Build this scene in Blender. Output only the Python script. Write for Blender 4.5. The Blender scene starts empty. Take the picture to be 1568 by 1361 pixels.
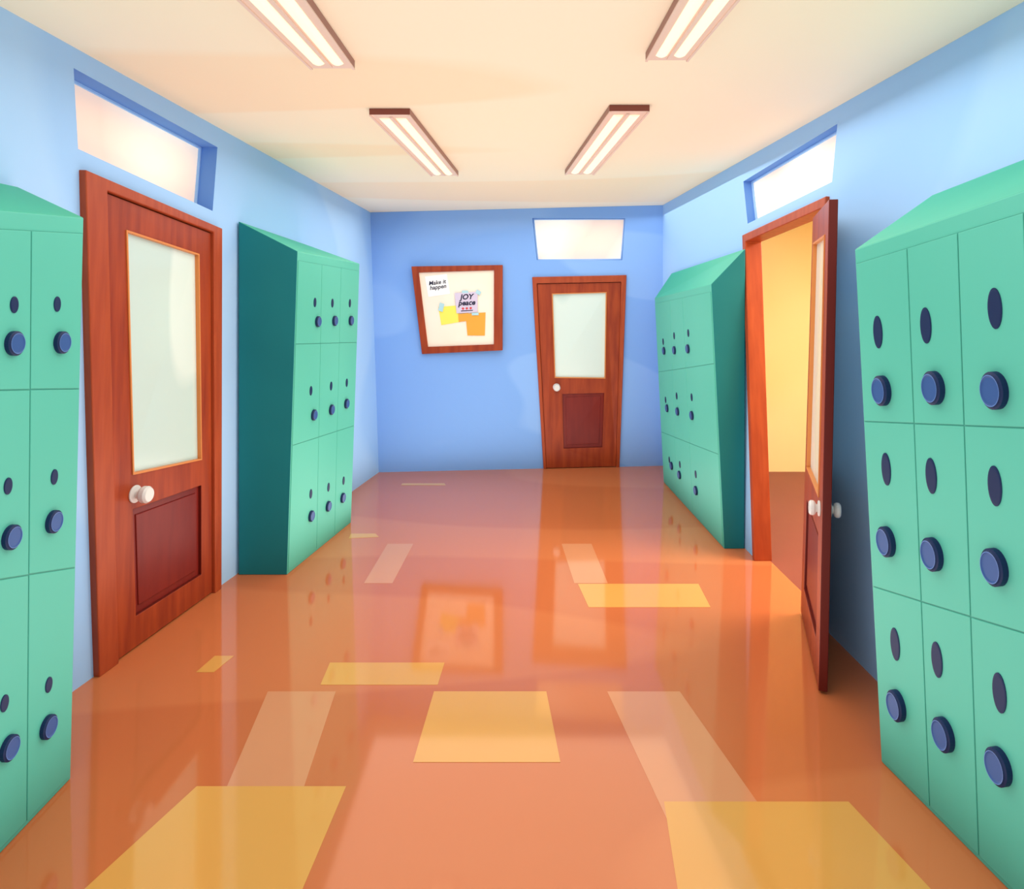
import bpy, bmesh, math
from mathutils import Vector as V, Matrix
from mathutils.geometry import tessellate_polygon

# ------------------------------------------------------------------ helpers
def lin(hexs, a=1.0):
    hexs = hexs.lstrip('#')
    r = []
    for i in (0, 2, 4):
        c = int(hexs[i:i+2], 16) / 255
        r.append(c/12.92 if c <= .04045 else ((c+.055)/1.055)**2.4)
    return (*r, a)

def new_mat(name):
    m = bpy.data.materials.new(name); m.use_nodes = True
    nt = m.node_tree; return m, nt, nt.nodes['Principled BSDF']

def mat(name, c1, c2=None, scale=1.0, stretch=(1, 1, 1), rough=.5, spec=.3, emis=0, emis_c=None, metal=0, coat=0, bump=0, ior=1.45, detail=3, rot=(0, 0, 0), width=.15, tint=None):
    m, nt, b = new_mat(name)
    b.inputs['Roughness'].default_value = rough
    b.inputs['Specular IOR Level'].default_value = spec
    b.inputs['Metallic'].default_value = metal
    b.inputs['Coat Weight'].default_value = coat
    b.inputs['Coat Roughness'].default_value = .07
    b.inputs['IOR'].default_value = ior
    if tint: b.inputs['Specular Tint'].default_value = lin(tint)
    c2 = c2 or c1
    tc = nt.nodes.new('ShaderNodeTexCoord'); mp = nt.nodes.new('ShaderNodeMapping')
    mp.inputs['Scale'].default_value = stretch; mp.inputs['Rotation'].default_value = rot
    nz = nt.nodes.new('ShaderNodeTexNoise'); nz.inputs['Scale'].default_value = scale; nz.inputs['Detail'].default_value = detail
    cr = nt.nodes.new('ShaderNodeValToRGB')
    cr.color_ramp.elements[0].position = .5-width; cr.color_ramp.elements[1].position = .5+width
    cr.color_ramp.elements[0].color = lin(c1); cr.color_ramp.elements[1].color = lin(c2)
    L = nt.links
    L.new(tc.outputs['Object'], mp.inputs[0]); L.new(mp.outputs[0], nz.inputs['Vector'])
    L.new(nz.outputs['Fac'], cr.inputs[0]); L.new(cr.outputs[0], b.inputs['Base Color'])
    if emis:
        b.inputs['Emission Strength'].default_value = emis
        if emis_c: b.inputs['Emission Color'].default_value = lin(emis_c)
        else: L.new(cr.outputs[0], b.inputs['Emission Color'])
    if bump:
        bp = nt.nodes.new('ShaderNodeBump'); bp.inputs['Strength'].default_value = bump; bp.inputs['Distance'].default_value = .01
        L.new(nz.outputs['Fac'], bp.inputs['Height']); L.new(bp.outputs[0], b.inputs['Normal'])
    return m

class Patch:
    """A bilinear surface BL,BR,TR,TL; n is the distance along its normal."""
    def __init__(s, P, sgn=1): s.P = [V(p) for p in P]; s.sgn = sgn
    def base(s, u, v):
        P = s.P; return (P[0]*(1-u)+P[1]*u)*(1-v)+(P[3]*(1-u)+P[2]*u)*v
    def normal(s, u, v):
        P = s.P
        du = (P[1]-P[0])*(1-v)+(P[2]-P[3])*v; dv = (P[3]-P[0])*(1-u)+(P[2]-P[1])*u
        return du.cross(dv).normalized()*s.sgn
    def at(s, u, v, n=0): return s.base(u, v)+s.normal(u, v)*n
    def sub(s, q, n=0): return Patch([s.at(u, v, n) for u, v in q], s.sgn)
    def flat(s):
        """remove the twist: all four corners moved onto the mean plane"""
        n = s.normal(.5, .5); c = s.base(.5, .5)
        return Patch([p-n*(p-c).dot(n) for p in s.P], s.sgn)
    def size(s): return ((s.P[1]-s.P[0]).length+(s.P[2]-s.P[3]).length)/2, ((s.P[3]-s.P[0]).length+(s.P[2]-s.P[1]).length)/2

UNIT = [(0, 0), (1, 0), (1, 1), (0, 1)]
def rect(u0, u1, v0, v1): return [(u0, v0), (u1, v0), (u1, v1), (u0, v1)]
def grow(P, q, d):
    """grow a quad (patch coordinates) by d metres each side"""
    w, h = P.size(); a, b = d/w, d/h
    return [(q[0][0]-a, q[0][1]-b), (q[1][0]+a, q[1][1]-b), (q[2][0]+a, q[2][1]+b), (q[3][0]-a, q[3][1]+b)]

class MB:
    def __init__(s): s.bm = bmesh.new()
    def hexa(s, lo, hi, mi=0, mis=None):
        a = [s.bm.verts.new(p) for p in lo]; b = [s.bm.verts.new(p) for p in hi]
        fs = [(a, mi), (b, mi)] + [([a[i], a[(i+1) % 4], b[(i+1) % 4], b[i]], mi) for i in range(4)]
        for k, (vs, m) in enumerate(fs):
            f = s.bm.faces.new(vs); f.material_index = mis[k] if mis else m
    def box(s, P, q, n0, n1, mi=0, mis=None):
        s.hexa([P.at(u, v, n0) for u, v in q], [P.at(u, v, n1) for u, v in q], mi, mis)
    def plate(s, P, outer, holes, n0, n1, mf=0, ms=0, grid=0):
        loops = [[V((u, v, 0)) for u, v in l] for l in [outer]+holes]
        tris = tessellate_polygon(loops)
        pts = [p for l in loops for p in l]
        t = bmesh.new(); vs = [t.verts.new(p) for p in pts]
        for a in tris:
            try: t.faces.new([vs[i] for i in a])
            except ValueError: pass
        if grid:
            for ax in (0, 1):
                for i in range(1, grid):
                    no = V((1, 0, 0)) if ax == 0 else V((0, 1, 0))
                    bmesh.ops.bisect_plane(t, geom=t.verts[:]+t.edges[:]+t.faces[:], dist=1e-6, plane_co=no*(i/grid), plane_no=no)
        t.verts.ensure_lookup_table(); t.verts.index_update()
        A = [s.bm.verts.new(P.at(v.co.x, v.co.y, n1)) for v in t.verts]
        B = [s.bm.verts.new(P.at(v.co.x, v.co.y, n0)) for v in t.verts]
        for f in t.faces:
            ids = [v.index for v in f.verts]
            g = s.bm.faces.new([A[i] for i in ids]); g.material_index = mf
            g = s.bm.faces.new([B[i] for i in reversed(ids)]); g.material_index = ms
        for e in t.edges:
            if len(e.link_faces) == 1:
                i, j = e.verts[0].index, e.verts[1].index
                g = s.bm.faces.new([A[i], A[j], B[j], B[i]]); g.material_index = ms
        t.free()
    def lathe(s, c, axis, up, prof, mis, sx=1, seg=28):
        """profile: (radius, height along axis); sx squashes sideways"""
        z = axis.normalized(); x = up.cross(z).normalized(); y = z.cross(x)
        rings = []
        for r, hh in prof:
            rings.append([s.bm.verts.new(c+z*hh+(x*math.cos(2*math.pi*k/seg)*sx+y*math.sin(2*math.pi*k/seg))*r) for k in range(seg)])
        for i in range(len(rings)-1):
            for k in range(seg):
                f = s.bm.faces.new([rings[i][k], rings[i][(k+1) % seg], rings[i+1][(k+1) % seg], rings[i+1][k]])
                f.material_index = mis[i]
        s.bm.faces.new(rings[0]).material_index = mis[0]
        s.bm.faces.new(rings[-1]).material_index = mis[-1]
    def done(s, name, mats, parent=None, bevel=0):
        bmesh.ops.recalc_face_normals(s.bm, faces=s.bm.faces[:])
        me = bpy.data.meshes.new(name); s.bm.to_mesh(me); s.bm.free()
        for m in mats: me.materials.append(m)
        o = bpy.data.objects.new(name, me); bpy.context.collection.objects.link(o)
        if parent: o.parent = parent
        if bevel:
            md = o.modifiers.new('bevel', 'BEVEL'); md.width = bevel; md.segments = 2; md.limit_method = 'ANGLE'; md.angle_limit = math.radians(40)
        return o

def empty(name):
    e = bpy.data.objects.new(name, None); e.empty_display_size = .2
    bpy.context.collection.objects.link(e); return e

# ---------------------------------------------------------------- materials
M_wall = mat('wall_paint_light_blue', '#A2CDFB', '#ACD4FD', scale=.6, rough=.85, spec=.08, detail=0, width=.02)
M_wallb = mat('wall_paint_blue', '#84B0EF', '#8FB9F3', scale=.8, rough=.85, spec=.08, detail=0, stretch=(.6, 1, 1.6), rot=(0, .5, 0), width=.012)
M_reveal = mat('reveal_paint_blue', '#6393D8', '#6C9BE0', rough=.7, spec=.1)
M_ceil = mat('ceiling_plaster_cream', '#FFEACB', '#FFF2D8', scale=.5, stretch=(.35, 2.0, 1), rot=(0, 0, .15), rough=.9, spec=.05, detail=0, width=.012)
FT = dict(rough=.07, spec=.5, ior=1.75, tint='#FFC09A')
M_floor = mat('floor_terracotta_vinyl', '#C56C3F', '#CD7546', scale=.6, stretch=(.4, 1.4, 1), rot=(0, 0, .25), detail=0, width=.012, **FT)
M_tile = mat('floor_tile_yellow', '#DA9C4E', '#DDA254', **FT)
M_lamprefl = mat('floor_lamp_reflection_pale', '#D28C62', '#D59066', **FT)  # lamp reflections on the floor, put into the colour
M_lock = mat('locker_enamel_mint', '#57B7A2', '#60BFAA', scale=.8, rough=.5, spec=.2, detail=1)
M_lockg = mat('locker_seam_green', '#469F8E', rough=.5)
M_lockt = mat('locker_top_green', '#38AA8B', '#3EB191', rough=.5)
M_locke = mat('locker_end_shaded_teal', '#0D6E74', '#12777C', rough=.5)  # end panels coloured darker to stand in for shade
M_navy = mat('knob_navy', '#142750', rough=.5)
M_blue = mat('knob_blue', '#365893', rough=.4)
M_rim = mat('knob_rim_highlight', '#6284C4', rough=.35)  # lighter ring: rim highlight put into the colour
M_wood = mat('door_wood_red', '#8D331A', '#A5431F', scale=2.6, stretch=(8, 8, .7), rough=.4, spec=.3, bump=.05)
M_frame = mat('door_frame_wood', '#A04122', '#AE4C28', scale=3, stretch=(9, 9, .9), rough=.4, spec=.3)
M_dark = mat('door_panel_dark_red', '#741D18', '#7D221A', scale=3, stretch=(6, 6, .9), rough=.35)
M_edge = mat('door_edge_dark', '#63180F', rough=.45)
M_bead = mat('glazing_bead_orange', '#D58548', rough=.4)
M_glass = mat('frosted_door_glass', '#BFD4CD', '#D3E2DA', scale=1.3, stretch=(1, 1, .45), rot=(.6, .6, 0), rough=.15, spec=.5, emis=.08, detail=0, width=.012)  # diagonal two-tone bands imitate reflections; slight glow added
M_pane = mat('transom_glass_daylit', '#F3D9C8', '#FFF6E6', scale=1.6, rough=.3, emis=.34, detail=0)
M_white = mat('porcelain_white', '#DEDAD6', rough=.25, spec=.5)
M_cork = mat('board_cream', '#FFEBD3', '#FFF1DF', rough=.8)
M_n1 = mat('paper_white', '#FFFDF8', rough=.8)
M_n2 = mat('paper_lilac', '#D9CBDF', rough=.8)
M_n3 = mat('paper_yellow', '#FFEC66', rough=.8)
M_n4 = mat('paper_orange', '#F2A944', rough=.8)
M_tape = mat('tape_blue', '#B5DBE2', rough=.6)
M_ink = mat('ink', '#22223C', rough=.8)
M_red = mat('ink_red', '#D8454A', rough=.8)
M_lampb = mat('lamp_housing_beige', '#EFCFBE', '#F2D6C7', rough=.5)
M_lampd = mat('lamp_end_brown', '#84483C', rough=.5)
M_lamps = mat('lamp_side_brown', '#A87A6E', rough=.5)
M_tube = mat('lamp_diffuser', '#FFF6DC', rough=.4, emis=.5, emis_c='#FFF0C4')
M_cw = mat('classroom_wall_yellow', '#FADB94', '#FDE5A6', scale=.8, rough=.7, detail=1)
M_cf = mat('classroom_floor_brown', '#85403A', '#8D463E', rough=.4)

# --------------------------------------------------------------- room shell
H = 2.7
LWc = [(-2.175, .6, 0), (-1.395, 6.645, 0), (-1.56, 7.0, H), (-1.915, .6, H)]
RWc = [(1.601, .6, 0), (1.559, 6.93, 0), (1.47, 6.536, H), (1.882, .6, H)]
LW = Patch(LWc, 1); RW = Patch(RWc, -1)
BW = Patch([LWc[1], RWc[1], RWc[2], LWc[2]], 1)

q_doorL = [(.381, 0), (.536, 0), (.509, .782), (.334, .82)]
q_transL = [(.332, .851), (.499, .817), (.502, .957), (.323, .969)]
q_doorR = [(.455, 0), (.584, 0), (.660, .801), (.478, .829)]
q_transR = [(.476, .856), (.654, .829), (.672, .943), (.474, .966)]
q_doorB = [(.569, 0), (.840, 0), (.879, .744), (.560, .738)]
q_transB = [(.578, .803), (.866, .800), (.878, .955), (.569, .963)]

def notch_loop(q):
    return [(0, 0), q[0], q[3], q[2], q[1], (1, 0), (1, 1), (0, 1)]
def inset_open(P, q, d):
    w, h = P.size(); a, b = d/w, d/h
    return [(q[0][0]+a, 0), (q[1][0]-a, 0), (q[2][0]-a, q[2][1]-b), (q[3][0]+a, q[3][1]-b)]

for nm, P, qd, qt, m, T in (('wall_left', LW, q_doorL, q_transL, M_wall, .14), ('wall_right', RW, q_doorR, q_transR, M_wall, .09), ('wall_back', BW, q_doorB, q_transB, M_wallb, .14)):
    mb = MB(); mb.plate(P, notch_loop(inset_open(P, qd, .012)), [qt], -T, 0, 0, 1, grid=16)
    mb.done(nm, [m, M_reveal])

def slab(name, pts, z0, z1, m):
    mb = MB(); mb.hexa([V((x, y, z0)) for x, y in pts], [V((x, y, z1)) for x, y in pts]); return mb.done(name, [m])
floor = slab('floor', [(-2.33, .6), (1.66, .6), (1.66, 7.2), (-2.33, 7.2)], -.1, 0, M_floor)
slab('ceiling', [(-2.1, .6), (2.05, .6), (2.05, 7.2), (-2.1, 7.2)], H, H+.1, M_ceil)

# inlaid floor tiles, and pale quads imitating reflections of the ceiling lamps
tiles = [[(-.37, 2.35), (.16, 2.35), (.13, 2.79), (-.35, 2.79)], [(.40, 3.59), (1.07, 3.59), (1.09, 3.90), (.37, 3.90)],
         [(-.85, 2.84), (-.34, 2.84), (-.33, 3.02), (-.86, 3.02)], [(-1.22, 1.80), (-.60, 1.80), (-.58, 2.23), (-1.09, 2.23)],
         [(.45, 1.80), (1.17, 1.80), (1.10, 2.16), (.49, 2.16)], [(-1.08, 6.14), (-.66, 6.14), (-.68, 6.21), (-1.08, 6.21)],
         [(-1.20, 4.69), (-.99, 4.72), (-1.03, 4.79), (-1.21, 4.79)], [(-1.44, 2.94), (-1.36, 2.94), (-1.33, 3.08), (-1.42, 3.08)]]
lamp_reflections = [[(-.95, 1.95), (-.70, 1.95), (-.77, 2.79), (-1.06, 2.79)], [(.50, 1.95), (.83, 1.95), (.70, 2.79), (.39, 2.79)],
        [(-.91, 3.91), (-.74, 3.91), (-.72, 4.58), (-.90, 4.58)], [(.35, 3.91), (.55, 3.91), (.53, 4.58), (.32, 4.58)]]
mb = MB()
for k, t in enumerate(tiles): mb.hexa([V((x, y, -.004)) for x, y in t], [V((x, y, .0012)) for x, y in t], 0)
for t in lamp_reflections: mb.hexa([V((x, y, -.004)) for x, y in t], [V((x, y, .0008)) for x, y in t], 1)
mb.done('tiles_and_reflections', [M_tile, M_lamprefl], floor)

# classroom beyond the open doorway
def boxo(name, a, b, m):
    lo = [V((a[0], a[1], a[2])), V((b[0], a[1], a[2])), V((b[0], b[1], a[2])), V((a[0], b[1], a[2]))]
    mb = MB(); mb.hexa(lo, [p+V((0, 0, b[2]-a[2])) for p in lo]); return mb.done(name, [m])
boxo('floor_classroom', (1.66, 2.6, -.1), (4.2, 6.75, 0), M_cf)
boxo('ceiling_classroom', (2.05, 2.6, H), (4.2, 6.75, H+.1), M_ceil)
boxo('wall_classroom_back', (1.69, 6.667, 0), (4.2, 6.78, H), M_cw)
boxo('wall_classroom_side', (4.1, 2.6, 0), (4.2, 6.66, H), M_cw)
boxo('wall_classroom_front', (1.95, 2.6, 0), (4.09, 2.7, H), M_cw)

# ----------------------------------------------------------- transom windows
def transom(name, P, q, d=.125):
    e = empty(name); mb = MB()
    qi = grow(P, q, -.012)
    mb.plate(P, grow(P, q, -.001), [qi], -d, -d+.03, 0, 0); mb.done('sash', [M_wall], e)
    mb = MB(); mb.box(P, grow(P, q, -.010), -d+.007, -d+.017); mb.done('pane', [M_pane], e)
transom('window_1', LW, q_transL); transom('window_2', RW, q_transR, .085); transom('window_3', BW, q_transB, .10)

# -------------------------------------------------------------------- doors
def knob(mb, D, u, v, n, r, L, sg=1):
    c = D.at(u, v, n); ax = D.normal(u, v)*sg
    mb.lathe(c, ax, V((0, 0, 1)), [(r*1.05, 0), (r*1.05, .008), (r*.5, .012), (r*.5, L*.35), (r*.85, L*.45), (r, L*.6), (r, L*.85), (r*.8, L)], [0]*7)

def leaf(e, D, q, qg, qp, kn, n0, n1, kr=.035, kl=.08, two=False):
    S = q
    mb = MB(); mb.plate(D, S, [qg, qp], n0, n1, 0, 1); mb.done('leaf', [M_wood, M_edge], e, bevel=.003)
    mid = (n0+n1)/2
    mb = MB(); mb.box(D, grow(D, qg, .004), mid-.004, mid+.004); mb.done('glass', [M_glass], e)
    mb = MB(); mb.plate(D, grow(D, qg, .006), [grow(D, qg, -.003)], n0-.004 if two else mid, n1+.005); mb.done('glazing_bead', [M_bead], e)
    mb = MB(); mb.box(D, grow(D, qp, .003), mid-.006, mid+.004)
    mb.box(D, grow(D, qp, -.035), mid, mid+.010); mb.done('lower_panel', [M_dark], e, bevel=.004)
    mb = MB(); knob(mb, D, kn[0], kn[1], n1, kr, kl)
    if two: knob(mb, D, kn[0], kn[1], n0, kr, kl, -1)
    o = mb.done('knob', [M_white], e, bevel=.002)

def frame(e, D, q_in, n0, n1, leak_board=True):
    """jambs and head around q_in (patch coords of D, open at the floor)"""
    loop = [(0, 0), (q_in[0][0], 0), q_in[3], q_in[2], (q_in[1][0], 0), (1, 0), (1, 1), (0, 1)]
    mb = MB(); mb.plate(D, loop, [], n0, n1); mb.done('frame', [M_frame], e, bevel=.005)
    if leak_board:
        mb = MB(); mb.box(D, rect(.015, .985, .0, .985), n0-.025, n0+.01); mb.done('light_leak_board', [M_edge], e)  # board added behind the leaf so no light leaks through the gaps

DL = LW.sub(q_doorL)
e = empty('door_1')
frame(e, DL, [(.125, .0), (.93, .0), (.915, .98), (.119, .977)], -.10, .03)
leaf(e, DL, [(.128, .003), (.927, .003), (.912, .977), (.122, .974)],
     [(.267, .392), (.814, .377), (.793, .909), (.251, .911)], [(.273, .073), (.819, .071), (.82, .307), (.263, .313)], (.275, .346), -.03, .012, .040, .078)

DB = BW.sub(q_doorB)
e = empty('door_2')
frame(e, DB, [(.035, .0), (.958, .0), (.946, .966), (.046, .966)], -.10, .025)
leaf(e, DB, [(.038, .003), (.955, .003), (.943, .963), (.049, .963)],
     [(.202, .478), (.790, .472), (.789, .913), (.210, .910)], [(.274, .104), (.771, .108), (.785, .394), (.281, .390)], (.213, .427), -.03, .008, .036, .07)

# open door: frame in the opening, leaf swung back into the corridor
DR = RW.sub(q_doorR)
e = empty('door_3')
frame(e, DR, [(.04, 0), (.955, 0), (.955, .975), (.04, .975)], -.095, .022, leak_board=False)
LF_ = Patch([(1.535, 3.52, .012), (1.285, 2.775, .012), (1.33, 2.775, 2.10), (1.60, 3.52, 2.13)], 1)
leaf(e, LF_, UNIT, rect(.16, .84, .38, .93), rect(.16, .84, .08, .30), (.90, .36), -.036, 0, .032, .045, two=True)
mb = MB()
for z in (.12, .5, .88):
    c = LF_.at(-.012, z, -.018); mb.lathe(c-V((0, 0, .05)), V((0, 0, 1)), V((0, 1, 0)), [(.012, 0), (.012, .1)], [0])
mb.done('hinges', [M_edge], e)

# ------------------------------------------------------------ bulletin board
BB = BW.sub([(.166, .442), (.447, .457), (.461, .784), (.145, .779)], .012).flat()
e = empty('bulletin_board')
bi = [(.083, .079), (.894, .075), (.906, .941), (.073, .930)]
mb = MB(); mb.plate(BB, UNIT, [bi], .0, .04); mb.done('frame', [M_wood], e, bevel=.004)
mb = MB(); mb.box(BB, grow(BB, bi, .004), .003, .018); mb.done('backing', [M_cork], e)
notes = [([(.150, .647), (.402, .679), (.381, .908), (.135, .883)], M_n1, .021), ([(.462, .449), (.708, .456), (.717, .693), (.455, .685)], M_n2, .030),
         ([(.27, .32), (.50, .35), (.478, .54), (.254, .53)], M_n3, .022), ([(.575, .19), (.785, .18), (.80, .450), (.565, .44)], M_n4, .024),
         ([(.48, .35), (.60, .36), (.60, .45), (.48, .44)], M_n4, .026)]
for i, (q, m, n) in enumerate(notes):
    mb = MB(); mb.box(BB, q, n-.002, n); mb.done('note_%d' % (i+1), [m], e)
mb = MB()
for q in ([(.25, .49), (.30, .47), (.33, .56), (.28, .58)], [(.69, .68), (.74, .65), (.76, .69), (.71, .72)], [(.54, .68), (.61, .68), (.61, .71), (.54, .71)], [(.64, .42), (.72, .42), (.72, .45), (.64, .45)]):
    mb.box(BB, q, .0305, .0315)
mb.done('tape', [M_tape], e)
def text(name, s, P, w, u0, v0, m, parent, sp=.8, bold=.02):
    c = bpy.data.curves.new(name, 'FONT'); c.body = s; c.align_x = 'CENTER'; c.space_line = sp; c.resolution_u = 3; c.offset = bold; c.shear = .25
    t = bpy.data.objects.new('tmp', c); bpy.context.collection.objects.link(t)
    bpy.context.view_layer.update()
    me = bpy.data.meshes.new_from_object(t.evaluated_get(bpy.context.evaluated_depsgraph_get()))
    W = max(v.co.x for v in me.vertices)-min(v.co.x for v in me.vertices); k = w/W
    pw, ph = P.size()
    for v in me.vertices: v.co = P.at(u0+v.co.x*k, v0+v.co.y*k*pw/ph, .0015)
    me.name = name; me.materials.clear(); me.materials.append(m)
    o = bpy.data.objects.new(name, me); bpy.context.collection.objects.link(o); o.parent = parent
    bpy.data.objects.remove(t)
N1 = BB.sub(notes[0][0], .021); N2 = BB.sub(notes[1][0], .030)
text('lettering_a', 'Make it\nhappen', N1, .80, .5, .55, M_ink, e)
text('lettering_b', 'JOY\npeace', N2, .80, .5, .66, M_ink, e, bold=.03)
mb = MB(); mb.box(N2, [(.22, .08), (.78, .08), (.78, .12), (.22, .12)], 0, .0015, 0)
for cxu in (.32, .50, .68): mb.box(N2, [(cxu, .14), (cxu+.07, .22), (cxu, .28), (cxu-.07, .22)], 0, .0015, 1)
mb.done('doodle', [M_ink, M_red], e)

# ------------------------------------------------------------------ lockers
def locker_bank(front, back_bl, back_br, back_tr, back_tl, cols, rows, slots, knobs, sh, sw, kr, ks=.85, top=.972):
    """front: Patch; cols: list of (u_bottom,u_top); rows: list of (v at u=0, v at u=1)"""
    e = empty('locker_bank')
    front = front.flat()
    f = front.P
    lo = [f[0], f[1], V(back_br), V(back_bl)]; hi = [f[3], f[2], V(back_tr), V(back_tl)]
    lo = [V((p.x, p.y, max(p.z, 0))) for p in lo]
    for i in (0, 1):     # carry the face plane down to the floor
        up_ = (hi[i]-f[i]); lo[i] = f[i]-up_*(f[i].z/up_.z)
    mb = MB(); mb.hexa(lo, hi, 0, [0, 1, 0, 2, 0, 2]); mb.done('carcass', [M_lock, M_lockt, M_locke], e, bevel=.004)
    m = .008
    cs = [(m, m)]+cols+[(1-m, 1-m)]; rs = [(m, m)]+rows+[(top, top)]
    w, h = front.size(); g = .002
    mb = MB(); mb.box(front, rect(m, 1-m, m, top), 0, .001); mb.done('door_seams', [M_lockg], e)
    mb = MB()
    for i in range(len(cs)-1):
        for j in range(len(rs)-1):
            def pt(c, r, du, dv):
                v = (r[0]+r[1])/2
                for _ in range(3):
                    u = c[0]*(1-v)+c[1]*v; v = r[0]*(1-u)+r[1]*u
                return (u+du*g/w, v+dv*g/h)
            a, b, c, d = pt(cs[i], rs[j], 1, 1), pt(cs[i+1], rs[j], -1, 1), pt(cs[i+1], rs[j+1], -1, -1), pt(cs[i], rs[j+1], 1, -1)
            mb.box(front, [a, b, c, d], 0, .004)
    mb.done('doors', [M_lock], e, bevel=.002)
    up = V((0, 0, 1))
    mb = MB()
    for u, v in slots: mb.lathe(front.at(u, v, .0035), front.normal(u, v), up, [(sh/2, 0), (sh/2, .003), (sh/2*.85, .004)], [0, 0], sx=sw/sh)
    mb.done('vent_slots', [M_navy], e)
    mb = MB(); r = kr; k = kr/.052
    for u, v in knobs:
        mb.lathe(front.at(u, v, .0035), front.normal(u, v), up,
                 [(r, 0), (r, .018*k), (r*.90, .021*k), (r*.84, .025*k), (r*.80, .025*k), (r*.76, .023*k), (r*.70, .022*k)], [0, 0, 0, 2, 1, 1], sx=ks)
    mb.done('dial_knobs', [M_navy, M_blue, M_rim], e)
    return e

# right wall, near
locker_bank(Patch([(1.318, 2.353, 0), (1.42, 1.5, 0), (1.32, 1.5, 1.95), (1.22, 2.353, 1.845)], 1),
            (1.575, 2.60, 0), (1.585, 1.5, 0), (1.76, 1.5, 2.20), (1.67, 2.62, 2.09),
            [(.275, .31), (.50, .55), (.76, .80)], [(.344, .42), (.665, .69)],
            [(.126, .835), (.386, .837), (.683, .850), (.133, .582), (.374, .589), (.648, .596), (.132, .259), (.355, .281), (.624, .292), (.90, .86), (.88, .60), (.87, .30)],
            [(.142, .727), (.417, .735), (.674, .734), (.122, .447), (.369, .459), (.639, .478), (.132, .146), (.378, .163), (.614, .182), (.90, .74), (.88, .48), (.87, .19)],
            .112, .045, .052, .72)
# left wall, near
locker_bank(Patch([(-1.53, 1.4, 0), (-1.553, 2.268, 0), (-1.494, 2.268, 1.948), (-1.5, 1.4, 1.87)], 1),
            (-2.05, 1.4, 0), (-1.93, 2.33, 0), (-1.83, 2.40, 2.08), (-1.86, 1.4, 2.06),
            [(.24, .24), (.50, .47), (.757, .71)], [(.52, .377), (.77, .695)],
            [(.636, .855), (.850, .850), (.627, .574), (.856, .557), (.634, .235), (.852, .206), (.36, .86), (.36, .60), (.36, .27), (.12, .86), (.12, .62), (.12, .29)],
            [(.635, .795), (.874, .784), (.642, .492), (.852, .482), (.655, .159), (.848, .136), (.36, .80), (.36, .51), (.36, .18), (.12, .80), (.12, .53), (.12, .20)],
            .050, .032, .037, .92)
# left wall, far
locker_bank(Patch([(-1.413, 4.037, 0), (-1.278, 5.05, 0), (-1.207, 5.05, 2), (-1.352, 4.037, 2)], 1),
            (-1.715, 4.037, 0), (-1.59, 5.05, 0), (-1.63, 5.05, 2.15), (-1.715, 4.037, 2.185),
            [(.40, .337), (.69, .651)], [(.399, .375), (.713, .696)],
            [(.250, .844), (.520, .844), (.826, .846), (.234, .555), (.544, .553), (.817, .550), (.282, .211), (.556, .196), (.819, .185)],
            [(.297, .781), (.562, .782), (.850, .781), (.283, .472), (.557, .469), (.818, .472), (.292, .136), (.556, .129), (.806, .123)],
            .062, .038, .036, 1.0)
# right wall, far
locker_bank(Patch([(1.419, 6.25, 0), (1.426, 4.484, 0), (1.345, 4.484, 1.817), (1.325, 6.25, 1.76)], 1),
            (1.555, 6.25, 0), (1.568, 4.484, 0), (1.575, 4.484, 2.06), (1.49, 6.25, 2.0),
            [(.282, .344), (.574, .574)], [(.276, .356), (.60, .70)],
            [(.158, .768), (.392, .800), (.646, .814), (.149, .466), (.384, .512), (.650, .535), (.167, .159), (.381, .183), (.654, .201)],
            [(.176, .721), (.391, .731), (.634, .745), (.182, .427), (.395, .439), (.646, .455), (.218, .140), (.371, .131), (.652, .130)],
            .06, .05, .035, 1.1)

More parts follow.
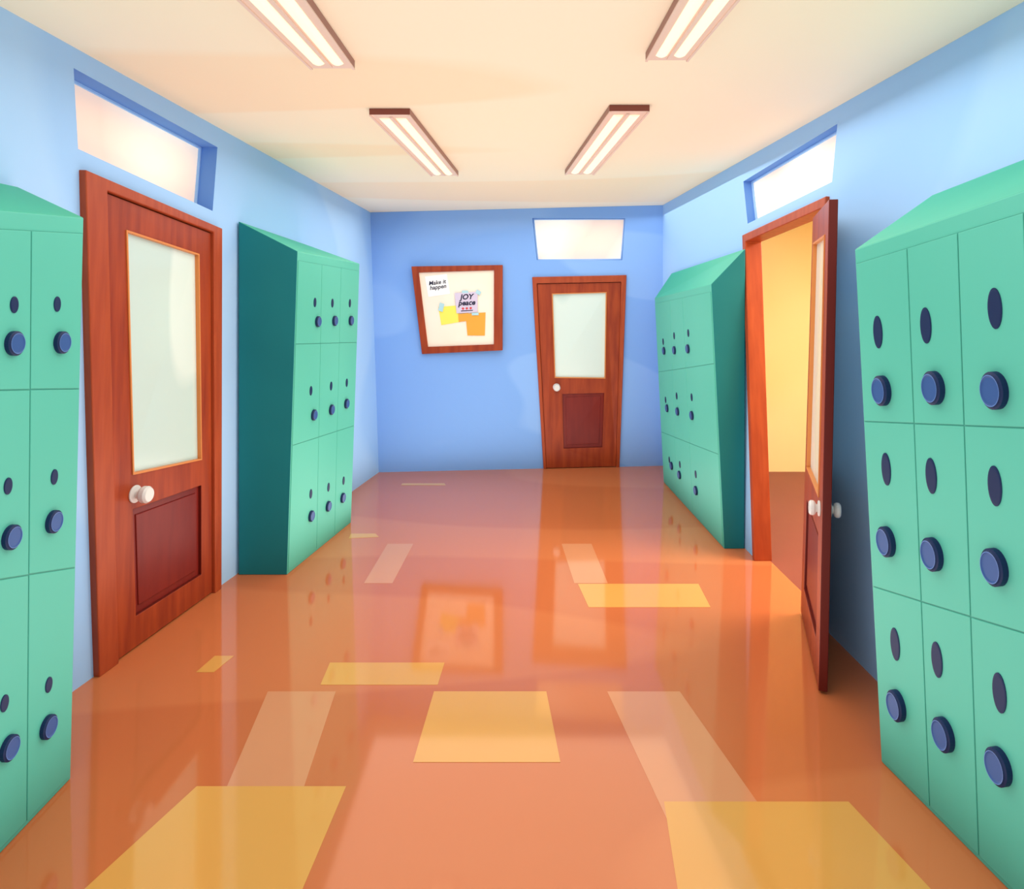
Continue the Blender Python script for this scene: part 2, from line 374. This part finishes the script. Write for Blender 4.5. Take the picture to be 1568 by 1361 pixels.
# ----------------------------------------------------------- ceiling lights
def lamp(a, b, c, d):
    """a,b near-left/right; c,d far-right/left (x,y)"""
    e = empty('ceiling_light'); z0, z1 = H-.035, H-.001
    P = Patch([(*a, z0), (*b, z0), (*c, z0), (*d, z0)], -1)
    lo = [V((*p, z0)) for p in (a, b, c, d)]; hi = [V((*p, z1)) for p in (a, b, c, d)]
    mb = MB(); mb.hexa(lo, hi, 0, [0, 0, 2, 1, 1, 1]); mb.done('housing', [M_lampb, M_lamps, M_lampd], e, bevel=.003)
    mb = MB()
    for u0, u1 in ((.17, .42), (.58, .83)):
        k = 6
        for i in range(k):
            ua = u0+(u1-u0)*i/k; ub = u0+(u1-u0)*(i+1)/k
            ha = .008*math.sin(math.pi*i/k)+.002; hb = .008*math.sin(math.pi*(i+1)/k)+.002
            f0 = [P.at(ua, .04, 0), P.at(ub, .04, 0), P.at(ub, .96, 0), P.at(ua, .96, 0)]
            f1 = [P.at(ua, .04, ha), P.at(ub, .04, hb), P.at(ub, .96, hb), P.at(ua, .96, ha)]
            mb.hexa(f0, f1)
    mb.done('tubes', [M_tube], e)
    mb = MB(); mb.box(P, rect(.46, .54, .02, .98), 0, .008); mb.box(P, rect(0, .05, 0, 1), 0, .006); mb.box(P, rect(.95, 1, 0, 1), 0, .006)
    mb.done('ribs', [M_lampb], e)
lamp((-.776, 3.45), (-.56, 3.45), (-.438, 4.975), (-.647, 4.975))
lamp((.485, 3.39), (.695, 3.39), (.591, 4.93), (.369, 4.93))
lamp((-1.0, 1.35), (-.72, 1.35), (-.69, 2.80), (-.88, 2.80))
lamp((.56, 1.35), (.80, 1.35), (.715, 2.71), (.537, 2.71))

# one unseen broad lamp for the ceiling fixtures, plus added upward fill lamps
def area(name, loc, sx, sy, en, col, rot=(0, 0, 0)):
    ld = bpy.data.lights.new(name, 'AREA'); ld.shape = 'RECTANGLE'; ld.size = sx; ld.size_y = sy; ld.energy = en; ld.color = col
    o = bpy.data.objects.new(name, ld); bpy.context.collection.objects.link(o); o.location = loc; o.rotation_euler = rot
area('unseen_soft_light', (.1, 3.8, 2.6), 3.0, 5.4, 72, (1, .985, .96))  # unseen, wider than the four fixtures it stands in for
area('floor_uplight_fill', (0, 4.4, .03), 2.3, 4.0, 48, (1, .985, .96), (math.pi, 0, 0))  # added unseen fill aimed up, brightens ceiling and upper walls
area('floor_uplight_fill', (-.1, 1.5, .03), 2.3, 1.6, 16, (1, .985, .96), (math.pi, 0, 0))  # second added fill, near end
area('classroom_light', (3.1, 4.0, 2.6), 1.2, 1.2, 115, (1, .94, .82))

# -------------------------------------------------------------------- world
w = bpy.data.worlds.new('world'); bpy.context.scene.world = w; w.use_nodes = True
w.node_tree.nodes['Background'].inputs[0].default_value = (.98, .985, 1, 1)
w.node_tree.nodes['Background'].inputs[1].default_value = 1.0

# ------------------------------------------------------------------- camera
cam = bpy.data.cameras.new('camera'); co = bpy.data.objects.new('camera', cam); bpy.context.collection.objects.link(co)
co.location = (0, 0, 1.615); co.rotation_euler = (math.pi/2, 0, 0)
cam.sensor_width = 36; cam.lens = 22.959; cam.shift_x = -.00383; cam.shift_y = -.12787; cam.clip_start = .05
bpy.context.scene.camera = co
bpy.context.scene.view_settings.view_transform = 'Standard'
bpy.context.scene.view_settings.look = 'None'
